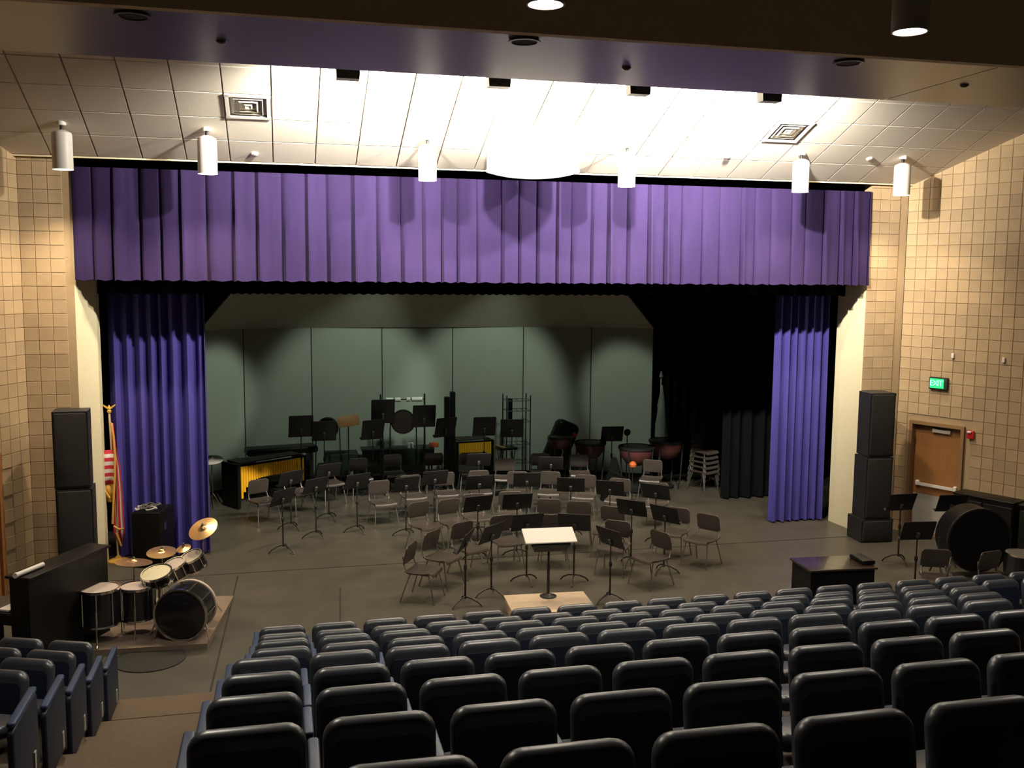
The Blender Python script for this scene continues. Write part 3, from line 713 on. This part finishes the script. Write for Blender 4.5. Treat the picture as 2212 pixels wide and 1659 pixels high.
def drum(name, loc, r, h, label, head='drumhead', tilt=(0, 0, 0), legs=0, stand=False):
    s = empty(name, loc, 0, label, 'drum'); mx = Matrix.Rotation(tilt[1], 4, 'Y') @ Matrix.Rotation(tilt[0], 4, 'X')
    MB().lathe([(r, 0), (r, h)], 28, mx).build('shell', 'drumblack', s)
    MB().lathe([(r-.004, h+.001), (r-.02, h+.006)], 28, mx).build('head', head, s)
    MB().lathe([(r+.002, h-.025), (r+.012, h-.02), (r+.012, h+.012), (r-.006, h+.012)], 28, mx, caps=False).build('hoop', 'chrome', s); MB().lathe([(r+.002, .0), (r+.012, .005), (r+.012, .03), (r+.002, .03)], 28, mx, caps=False).build('hoop', 'chrome', s)
    b = MB(); lugs(b, r+.014, .03, h-.02); b.v = [tuple(mx @ Vector(v)) for v in b.v]; b.build('tension_rods', 'chrome', s)
    if legs:
        for q in range(3):
            a = 2*pi*q/3+.5; b = MB().tube([((r+.02)*cos(a), (r+.02)*sin(a), h*.5), ((r+.02)*cos(a), (r+.02)*sin(a), -legs+.03), ((r+.05)*cos(a), (r+.05)*sin(a), -legs+.006)], .008, 6).build('leg', 'chrome', s)
    if stand:
        H = loc[2]-RZ0; b = MB().tube([(0, 0, -.01), (0, 0, -H+.12)], .012, 6); b.build('stand_post', 'chrome', s)
        for q in range(3):
            a = 2*pi*q/3; MB().tube([(0, 0, -H+.22), (.20*cos(a), .20*sin(a), -H+.006)], .009, 6).build('stand_leg', 'chrome', s)
    return s
def at(px, py, y): return ony(px, py, y)
q = onz(219, 1384, RZ0); zt_ = at(219, 1270, q.y).z
drum('floor_tom', (q.x, q.y, zt_-.46), .235, .46, 'black floor tom at the left end of the drum kit', legs=zt_-.46-RZ0)
q2 = onz(299, 1368, RZ0); zt2 = at(300, 1266, q2.y).z
drum('floor_tom', (q2.x, q2.y, zt2-.42), .205, .42, 'black floor tom beside the bass drum', legs=zt2-.42-RZ0)
q3 = at(342, 1234, 12.95); drum('snare_drum', (q3.x, q3.y, q3.z-.14), .185, .14, 'shallow snare drum with bright ivory head', 'drumhead2', (RD(14), RD(-8), 0), stand=True)
q4 = at(386, 1213, 13.25); drum('rack_tom', (q4.x, q4.y, q4.z-.2), .14, .2, 'small black rack tom tilted above the bass drum, left one', 'drumhead', (RD(14), RD(-18), 0), stand=True)
q5 = at(424, 1193, 13.35); drum('rack_tom', (q5.x, q5.y, q5.z-.22), .145, .2, 'small black rack tom tilted above the bass drum, right one', 'drumhead', (RD(14), RD(-20), 0), stand=True)
q6 = onz(402, 1372, RZ0); bdm = empty('bass_drum', (q6.x, q6.y, RZ0), RD(-14), 'black bass drum with pale hoop standing on the drum platform', 'drum')
mx = T3((0, .24, .33)) @ RX(90)
MB().lathe([(.315, .02), (.315, .42)], 36, mx).build('shell', 'drumblack', bdm); MB().lathe([(.31, .425), (.30, .43)], 36, mx).build('front_head', 'drumblack', bdm); MB().lathe([(.30, .008), (.31, .012)], 36, mx).build('batter_head', 'drumhead', bdm)
for z_ in (.0, .40):
    MB().lathe([(.318, z_), (.338, z_), (.338, z_+.045), (.318, z_+.045)], 36, mx, caps=False).build('hoop', 'chrome' if z_ else 'drumhead', bdm)
b = MB(); lugs(b, .326, .03, .41, 10); b.v = [tuple(mx @ Vector(v)) for v in b.v]; b.build('tension_rods', 'chrome', bdm)
for s_ in (-1, 1): MB().tube([(s_*.27, -.05, .22), (s_*.36, -.20, .012)], .01, 6).build('spur', 'chrome', bdm)
def cymbal(px, py, y, r, label, tilt, name='cymbal', ground=RZ0, flip=0, mt='brass'):
    p = at(px, py, y); s = empty(name, (p.x, p.y, ground), 0, label, 'cymbal'); H = p.z-ground
    mx = T3((0, 0, H)) @ Matrix.Rotation(tilt[1], 4, 'Y') @ Matrix.Rotation(tilt[0], 4, 'X')
    MB().lathe([(r, -.012), (r*.6, .0), (r*.25, .010), (r*.22, .018), (r*.14, .034), (.012, .04), (.012, .036), (r*.2, .014), (r*.6, -.004), (r, -.015)], 32, mx, caps=False).build('cymbal_disc', mt, s)
    MB().tube([(0, 0, .30), (0, 0, H+.06)], .009, 6).build('stand_pole', 'chrome', s)
    MB().lathe([(.02, .0), (.02, .025), (.008, .04)], 8, T3((0, 0, H+.03))).build('wing_nut', 'chrome', s)
    MB().tube([(0, 0, .08), (0, 0, .55)], .013, 6).build('lower_tube', 'chrome', s)
    for k in range(3):
        a = 2*pi*k/3+.3; MB().tube([(0, 0, .40), (.22*cos(a), .22*sin(a), .012)], .009, 6).build('stand_leg', 'chrome', s)
    return s
cymbal(438, 1141, 13.4, .20, 'large bronze crash cymbal tilted at the right of the drum kit', (RD(28), RD(-22)))
cymbal(349, 1191, 13.9, .20, 'bronze ride cymbal at the back of the drum kit', (RD(10), RD(0)))
cymbal(396, 1183, 13.9, .10, 'small splash cymbal near the rack toms', (RD(18), RD(-14)))
cymbal(289, 1213, 13.6, .24, 'thin bronze cymbal edge-on above the floor toms', (RD(-3), RD(4)))
cymbal(457, 992, 19.6, .22, 'pale cymbal on a stand before the shell, far left', (RD(14), 0), ground=.0, mt='ltgrey')
tag(MB().tube([onz(458, 1053, .02), onz(468, 1066, .02), onz(480, 1086, .02)], .022, 6).build('white_cable', 'white'), 'short white cord lying on the stage floor near the marimba', 'cord')
tag(MB().lathe([(.42, .0), (.42, .012), (.40, .014)], 32, T3(onz(325, 1424))).build('dark_disc', 'seam'), 'dark round disc on the floor before the drum platform', 'mat')  # flat dark disc on the floor in front of the riser

ak = onz(332, 1212); ak2 = empty('equipment_case', (ak.x, ak.y-.2, 0), RD(-14), 'tall black equipment case behind the drum kit', 'case')
hh = at(332, 1092, ak.y).z
MB().slab(.46, hh-.08, .62, .02, .012, T3((0, .1, hh/2+.02))).build('case_body', 'black', ak2)
for x in (-.24, .24): MB().slab(.02, .12, .10, .008, .005, T3((x, .0, hh*.7))).build('handle', 'chrome', ak2)
for x in (-.17, .17):
    for y in (-.12, .32): MB().lathe([(.04, -.02), (.04, .02)], 12, T3((x, y, .04)) @ RY(90)).build('caster', 'iron', ak2)
for i in range(6):
    x, y = ak.x-.16+.09*(i % 4)+.04*(i//4), ak.y-.32+.16*(i//3)
    r = .05+.02*(i % 3); pts = [(x+r*cos(a*.7), y+r*sin(a*.7), hh+.02+.012*(a % 3)+.02*(i % 2)) for a in range(10)]
    tag(MB().tube(pts, .014, 5).build('cable_coil', M['grey'] if i % 2 else M['ltgrey']), '%s coiled cable heaped on the equipment case, %s from the front' % ('dark' if i % 2 else 'pale', ORD[i+1]), 'cable', 'cables heaped on the equipment case')
am = onz(408, 1128); an = empty('wedge_monitor', (am.x, am.y+.2, 0), RD(-25), 'dark grey amplifier with pale sloped front behind the crash cymbal', 'amplifier')
MB().prism([(-.26, 0), (.26, 0), (.26, .62), (-.26, .62)], -.02, .32).build('cabinet', 'grey', an, False)
MB().slab(.50, .34, .03, .02, .01, T3((.06, -.12, .19)) @ RX(-26)).build('sloped_panel', 'ltgrey', an)
MB().box((-.18, -.03, .54), (.06, .01, .06)).build('badge', 'white', an, False)

# ------------------------------------------------------------------ percussion at the back
def marimba(A, B, H, label, nb, lo, hi):
    d = B-A; d.z = 0; L = d.length; s = empty('marimba', (A.x, A.y, 0), math.atan2(d.y, d.x), label, 'marimba')
    MB().box((.02, .28, H/2), (.06, .62, H-.04)).build('end_frame', 'black', s, False); MB().box((L-.02, .22, H/2), (.06, .46, H-.04)).build('end_frame', 'black', s, False)
    for y in (.02, .50): MB().box((L/2, y, H-.05), (L, .03, .05)).build('rail', 'black', s, False)
    for k in range(nb):
        u = (k+.5)/nb; MB().box((.06+(L-.12)*u, .26, H), ((L-.12)/nb*.82, .50-.16*u, .025)).build('bar', 'bar', s, False)
        ln = hi+(lo-hi)*max(abs(2*u-1.05)**5, (1-u)**9)
        MB().lathe([((L-.12)/nb*.46, H-.06-ln), ((L-.12)/nb*.46, H-.06)], 10, T3((.06+(L-.12)*u, -.02, 0))).build('resonator', 'yellow', s)
    return s
marimba(onz(512, 1003, .92), onz(660, 981, .92), .92, 'marimba with golden resonator tubes at the left of the stage', 26, .62, .26)
marimba(ony(985, 950, 21.15), ony(1066, 946, 21.3), 1.0, 'xylophone with golden tubes near the middle of the shell', 18, .42, .22)
gl = ony(1094, 945, 20.7); g = empty('bell_set', (gl.x, gl.y, 0), RD(8), 'small set of brass bell bars on a stand beside the xylophone', 'bells')
for k in range(9): MB().box((-.16+.04*k, 0, .93-.006*k), (.03, .34-.02*k, .012)).build('bell_bar', 'brass', g, False)
MB().box((0, 0, .89), (.42, .30, .05)).build('tray', 'black', g, False)
for x in (-.17, .17): MB().tube([(x, .1, .88), (x, -.12, .01)], .012, 6).build('leg', 'blackmet', g); MB().tube([(x, -.1, .88), (x, .14, .01)], .012, 6).build('leg', 'blackmet', g)

def timpani(px, py, y, r, label):
    p = ony(px, py, y); H = p.z; s = empty('timpani', (p.x, p.y, 0), 0, label, 'drum', 'timpani at the right of the shell')
    MB().lathe([(r*.25, H-r*1.05), (r*.62, H-r*.9), (r*.9, H-r*.5), (r, H-.05), (r, H)], 28).build('bowl', 'maroon', s)
    MB().lathe([(r+.02, H-.03), (r+.02, H+.02), (r-.01, H+.025)], 28, caps=False).build('hoop', 'blackmet', s); MB().lathe([(r, H+.01), (r-.02, H+.016)], 28).build('cover', 'black', s)
    for k in range(4):
        a = pi/4+k*pi/2; MB().tube([(r*1.02*cos(a), r*1.02*sin(a), H-.02), (r*.9*cos(a), r*.9*sin(a), .25), (r*.8*cos(a), r*.8*sin(a), .01)], .018, 6).build('strut', 'blackmet', s)
    MB().lathe([(r*.5, .03), (r*.5, .06), (.05, .10)], 14).build('pedal_base', 'blackmet', s)
timpani(1211, 944, 20.3, .26, 'maroon kettle drum at the left of the four timpani'); timpani(1275, 956, 20.45, .34, 'maroon kettle drum second from the left of the timpani')
timpani(1375, 966, 19.7, .38, 'maroon kettle drum third from the left of the timpani'); timpani(1440, 952, 20.0, .38, 'maroon kettle drum at the right of the four timpani')

def upright_disc(px, py, y, r, th, mt, name, label, cat, stand=True):
    p = ony(px, py, y); s = empty(name, (p.x, p.y, 0), RD(-10), label, cat)
    mx = T3((0, th/2, p.z)) @ RX(90)
    MB().lathe([(r, 0), (r, th)], 30, mx).build('shell', mt, s); MB().lathe([(r+.015, th-.03), (r+.015, th+.005), (r-.01, th+.008)], 30, mx, caps=False).build('rim', 'blackmet', s)
    for sx in (-1, 1):
        MB().tube([(sx*(r+.03), 0, p.z), (sx*(r+.05), 0, .3), (sx*(r+.05), -.22, .012)], .014, 6).build('stand_leg', 'blackmet', s); MB().tube([(sx*(r+.05), 0, .3), (sx*(r+.05), .22, .012)], .014, 6).build('stand_leg', 'blackmet', s)
    return s
upright_disc(871, 910, 20.9, .25, .16, mat('gong_brown', (.045, .03, .025), .4), 'gong_drum', 'dark brown round drum on a stand between two raised music stands', 'drum')
upright_disc(708, 924, 20.9, .22, .16, 'black', 'tenor_drum', 'round black drum rising behind the rear music stands, left', 'drum')
p = ony(753, 909, 20.9); wf = empty('wooden_folder_stand', (p.x, p.y, 0), RD(10), 'tilted brown wooden board on a stand at the rear left', 'board stand')
MB().slab(.46, .24, .015, .01, .004, T3((0, 0, p.z)) @ RX(-15) @ RY(-6)).build('board', 'wood', wf); MB().lathe([(.012, .03), (.012, p.z-.02)], 8, T3((0, .03, 0))).build('pole', 'blackmet', wf); MB().lathe([(.18, 0), (.17, .02), (.02, .06)], 16, T3((0, .03, 0))).build('base', 'blackmet', wf)
# chime rack with white segments between two poles
pl, pr = ony(822, 855, 21.1), ony(917, 858, 21.1); cr = empty('bar_chime_rack', (pl.x, pl.y, 0), 0, 'tall two-pole rack carrying a white segmented crossbar at the rear', 'rack')
W_ = pr.x-pl.x; zb = ony(870, 863, 21.1).z
for x in (0, W_):
    MB().tube([(x, 0, .03), (x, 0, zb+.12)], .02, 6).build('pole', 'blackmet', cr); MB().box((x, 0, .025), (.06, .5, .04)).build('foot', 'blackmet', cr, False)
MB().tube([(0, 0, zb), (W_, 0, zb)], .012, 6).build('crossbar', 'blackmet', cr)
for xa, xb in ((834, 849), (853, 865), (878, 886), (889, 912)):
    a = ony(xa, 863, 21.1).x-pl.x; b_ = ony(xb, 863, 21.1).x-pl.x; MB().lathe([(.05, a), (.05, b_)], 14, T3((0, -.0, zb)) @ RY(90)).build('white_sleeve', 'whitebd', cr)
tc1, tc2 = ony(966, 857, 20.7), ony(977, 846, 20.7)
tb = empty('chime_case', ((tc1.x+tc2.x)/2, 20.7, 0), 0, 'pair of tall narrow black cases standing upright before the shell', 'case')
MB().slab(.11, tc1.z-.02, .14, .015, .01, T3((-.065, 0, tc1.z/2+.01))).build('left_case', 'black', tb); MB().slab(.11, tc2.z-.02, .14, .015, .01, T3((.06, 0, tc2.z/2+.01))).build('right_case', 'black', tb)
MB().tube([(.10+.06*cos(a*.6)+.03, -.02, tc2.z-.1+.07*sin(a*.6)) for a in range(11)], .008, 5).build('ring_handle', 'ltgrey', tb)
# wire rack
a, b_ = ony(1095, 855, 21.0), ony(1146, 855, 21.0); wr = empty('wire_rack', (a.x, 21.0, 0), 0, 'tall open wire shelf rack in front of the shell', 'rack'); W_ = b_.x-a.x
for x in (0, W_):
    for y in (0, .4): MB().tube([(x, y, .01), (x, y, a.z)], .014, 6).build('post', 'blackmet', wr)
for py in (866, 888, 912, 960, 1000):
    z = ony(1120, py, 21.0).z; b = MB()
    for y in (0, .4): b.tube([(0, y, z), (W_, y, z)], .008, 5)
    for k in range(5): b.tube([(W_*k/4, 0, z), (W_*k/4, .4, z)], .005, 5)
    b.build('wire_shelf', 'blackmet', wr)
bx = ony(1102, 905, 21.1); tag(MB().slab(.09, .52, .12, .02, .015, T3((bx.x+.02, 21.2, ony(1102, 912, 21.2).z+.285))).build('shelf_box', 'black'), 'narrow black box standing on the wire rack', 'box')
# leaning black cases
lc = ony(1208, 990, 20.9); lz = empty('instrument_case', (lc.x-.15, 20.9, 0), 0, 'big black instrument case leaning at an angle before the shell', 'case')
MB().slab(.55, 1.15, .32, .14, .08, T3((.18, .1, .86)) @ RY(22)).build('case_shell', 'black', lz); MB().slab(.50, .5, .36, .1, .06, T3((-.08, .0, .30))).build('case_base', 'black', lz)
MB().tube([(-.15, -.08, 1.08), (.30, -.10, .90)], .05, 10).build('padded_strap', 'greygreen', lz)
MB().tube([(.0, -.2, .35), (.1, -.22, .5), (.16, -.22, .75), (.14, -.2, .9)], .02, 6).build('chrome_handle', 'chrome', lz)
p = ony(1241, 940, 20.3); tag(MB().lathe([(.0, -.05), (.045, -.03), (.05, .02), (.02, .05)], 10, T3((p.x, p.y, p.z))).build('red_mallet', 'red'), 'small bright red knob on the left timpani', 'mallet')
p = onz(1325, 1078); tp = empty('covered_stand', (p.x, p.y, 0), 0, 'black cloth draped over a tripod before the timpani', 'covered stand')
b = MB(); b.lathe([(.30, .01), (.24, .3), (.14, .6), (.07, .85), (.03, .9)], 16); b.v = [(x*(1+.12*sin(4*math.atan2(y, x))), y*(1+.12*sin(4*math.atan2(y, x))), z) for x, y, z in b.v]; b.build('drape', 'black_velour', tp)
MB().tube([(-.2, -.2, .7), (.3, -.25, .42)], .008, 5).build('boom', 'chrome', tp)
p = ony(1367, 1003, 18.9); bl = empty('orange_ball', (p.x, p.y, 0), 0, 'small orange pad on a thin stand below the timpani', 'practice pad')
MB().lathe([(.0, p.z-.08), (.07, p.z-.05), (.08, p.z), (.05, p.z+.05), (.0, p.z+.07)], 14).build('pad', 'orange', bl); MB().lathe([(.1, 0), (.1, .015), (.01, .03), (.01, p.z-.06)], 10).build('stem', 'blackmet', bl)
p = ony(1355, 934, 20.2); mr = empty('round_paddle', (p.x, p.y, 0), 0, 'small round black paddle on a pole beside a music stand', 'paddle')
MB().lathe([(.075, -.012), (.08, 0), (.075, .012)], 16, T3((0, 0, p.z)) @ RX(90)).build('paddle', 'blackmet', mr); MB().lathe([(.12, 0), (.12, .02), (.012, .04), (.012, p.z-.06)], 10).build('pole', 'blackmet', mr)
# green covered tables
for (xa, xb, y, hz, lb) in ((700, 772, 21.5, .75, 'long dark table with green cover at the rear left'), (780, 935, 21.6, .80, 'long dark table with green cover at the rear centre')):
    a, b_ = ony(xa, 950, y), ony(xb, 950, y); t = empty('covered_table', ((a.x+b_.x)/2, y, 0), 0, lb, 'table'); W_ = b_.x-a.x
    MB().slab(W_, .55, .04, .02, .01, T3((0, 0, hz)) @ RX(90)).build('tabletop', 'green_cloth', t)
    MB().box((0, -.27, hz-.17), (W_-.02, .012, .32)).build('cover_skirt', 'green_cloth', t, False)
    for x in (-W_/2+.06, W_/2-.06):
        for yy in (-.22, .22): MB().box((x, yy, hz/2-.01), (.035, .035, hz-.03)).build('leg', 'blackmet', t, False)
p = ony(894, 948, 20.9); tag(MB().box((p.x, 21.5, .876), (.13, .09, .11)).build('white_box', 'white', smooth=False), 'small white box standing on the rear centre table', 'box')
p = ony(949, 955, 20.6); tag(MB().slab(.20, .10, .16, .02, .01, T3((p.x+.02, 21.5, .875))).build('red_toolbox', 'orange'), 'small orange-red box at the right end of the rear table', 'box')
p = ony(505, 960, 20.6); kp = empty('covered_keyboard', (p.x+.95, 21.25, 0), RD(10), 'long black covered keyboard instrument behind the golden marimba', 'keyboard')
MB().slab(1.5, .5, .14, .05, .04, T3((0, 0, .92)) @ RX(90)).build('padded_cover', 'black', kp)
for x in (-.6, .6): MB().box((x, 0, .43), (.06, .4, .84)).build('leg_frame', 'blackmet', kp, False)

# stacked chairs by the black curtain
sp_ = onz(1518, 1058); 
for i in range(5):
    o = copy_tree(ch0, tr if ch0 in tr else kids()); o.location = (sp_.x+.03*i*.5, sp_.y+.05*i*.4, .105*i); o.rotation_euler = (0, 0, RD(205))
    tag(o, 'band chair in the stack before the black curtain, %s from the bottom' % ORD[i+1], 'chair', 'stacked band chairs')
# dim steel ladder beside the shell
p = ony(1432, 690, 22.5); ld = empty('steel_ladder', (p.x, 22.5, 0), 0, 'dim blue-grey steel ladder tower right of the shell', 'ladder')
for x in (-.16, .14): MB().box((x, 0, 2.6), (.07, .05, 5.2)).build('rail', 'steelblue', ld, False)
for k in range(11): MB().tube([(-.16, 0, .4+.45*k), (.14, 0, .4+.45*k)], .022, 6).build('rung', 'steelblue', ld)

# ------------------------------------------------------------------ right front: black console, bass drum, stored gear
CH = .86
A_, B_, F_ = onz(1690, 1206, CH), onz(1750, 1233, CH), onz(1897, 1226, CH)
ang = math.atan2(F_.y-B_.y, F_.x-B_.x); W_ = (F_-B_).length; D_ = (A_-B_).length
ck = empty('black_console', (B_.x, B_.y, 0), ang, 'black wooden console with a glossy top behind the front row seats', 'console')
MB().box((W_/2, D_/2, CH/2-.015), (W_-.06, D_-.06, CH-.03)).build('body', 'black', ck, False); MB().slab(W_, D_, .03, .01, .008, T3((W_/2, D_/2, CH-.015)) @ RX(90)).build('top_board', mat('console_top', (.035, .022, .016), .25, coat=.3), ck)
MB().slab(.18, .06, D_*.6, .02, .01, T3((W_-.06, D_*.5, CH+.03))).build('end_block', 'black', ck)
MB().box((W_/2, .022, .42), (W_-.2, .012, .66)).build('front_panel', 'black', ck, False)
p = onz(2098, 1235); bp = upright_disc(2100, 1160, p.y-.15, .50, .42, 'black', 'concert_bass_drum', 'big black concert bass drum stored on its stand at the right', 'drum')
for t_, L, lb in ((1.90, 1.02, 'long low black cabinet along the right wall beyond the door'), (3.02, 1.02, 'second black cabinet along the right wall, at the edge of view')):
    q = on_rw(t_, 0, .03); cb = empty('low_cabinet', (q.x, q.y, 0), RWR, lb, 'cabinet')
    MB().box((0, -.2, .53), (L, .38, .94)).build('body', 'black', cb, False); MB().slab(L+.03, .42, .03, .01, .008, T3((0, -.21, 1.015)) @ RX(90)).build('top', 'black', cb)
    for k in (-1, 1): MB().slab(L/2-.03, .80, .02, .01, .006, T3((k*L/4, -.402, .53))).build('door', 'black', cb)
    MB().box((0, -.2, .03), (L-.04, .34, .06)).build('plinth', 'black', cb, False)
for i, (px, py, rz, lb) in enumerate(((2032, 1196, 160, 'band chair stored at the right beside a music stand'), (2165, 1200, 190, 'band chair stored at the right edge below the bass drum'), (2085, 1215, 230, 'band chair in front of the stored bass drum'))):
    o = copy_tree(ch0, tr if ch0 in tr else kids()); q = onz(px, py, .8); o.location = (q.x, q.y, 0); o.rotation_euler = (0, 0, RD(rz)); tag(o, lb, 'chair', 'chairs stored at the right')
q = onz(2205, 1272); dl = empty('drum_carrier', (q.x, q.y, 0), RD(30), 'dark drum with chrome hardware at the far right behind the seats', 'drum')
MB().lathe([(.26, .25), (.26, .55)], 24).build('shell', 'drumblack', dl); MB().lathe([(.265, .54), (.275, .56), (.25, .565)], 24, caps=False).build('hoop', 'chrome', dl); MB().lathe([(.255, .552), (.24, .556)], 24).build('head', 'grey', dl)
for k in range(3): a = 2*pi*k/3; MB().tube([(.2*cos(a), .2*sin(a), .26), (.3*cos(a), .3*sin(a), .01)], .012, 6).build('leg', 'chrome', dl)
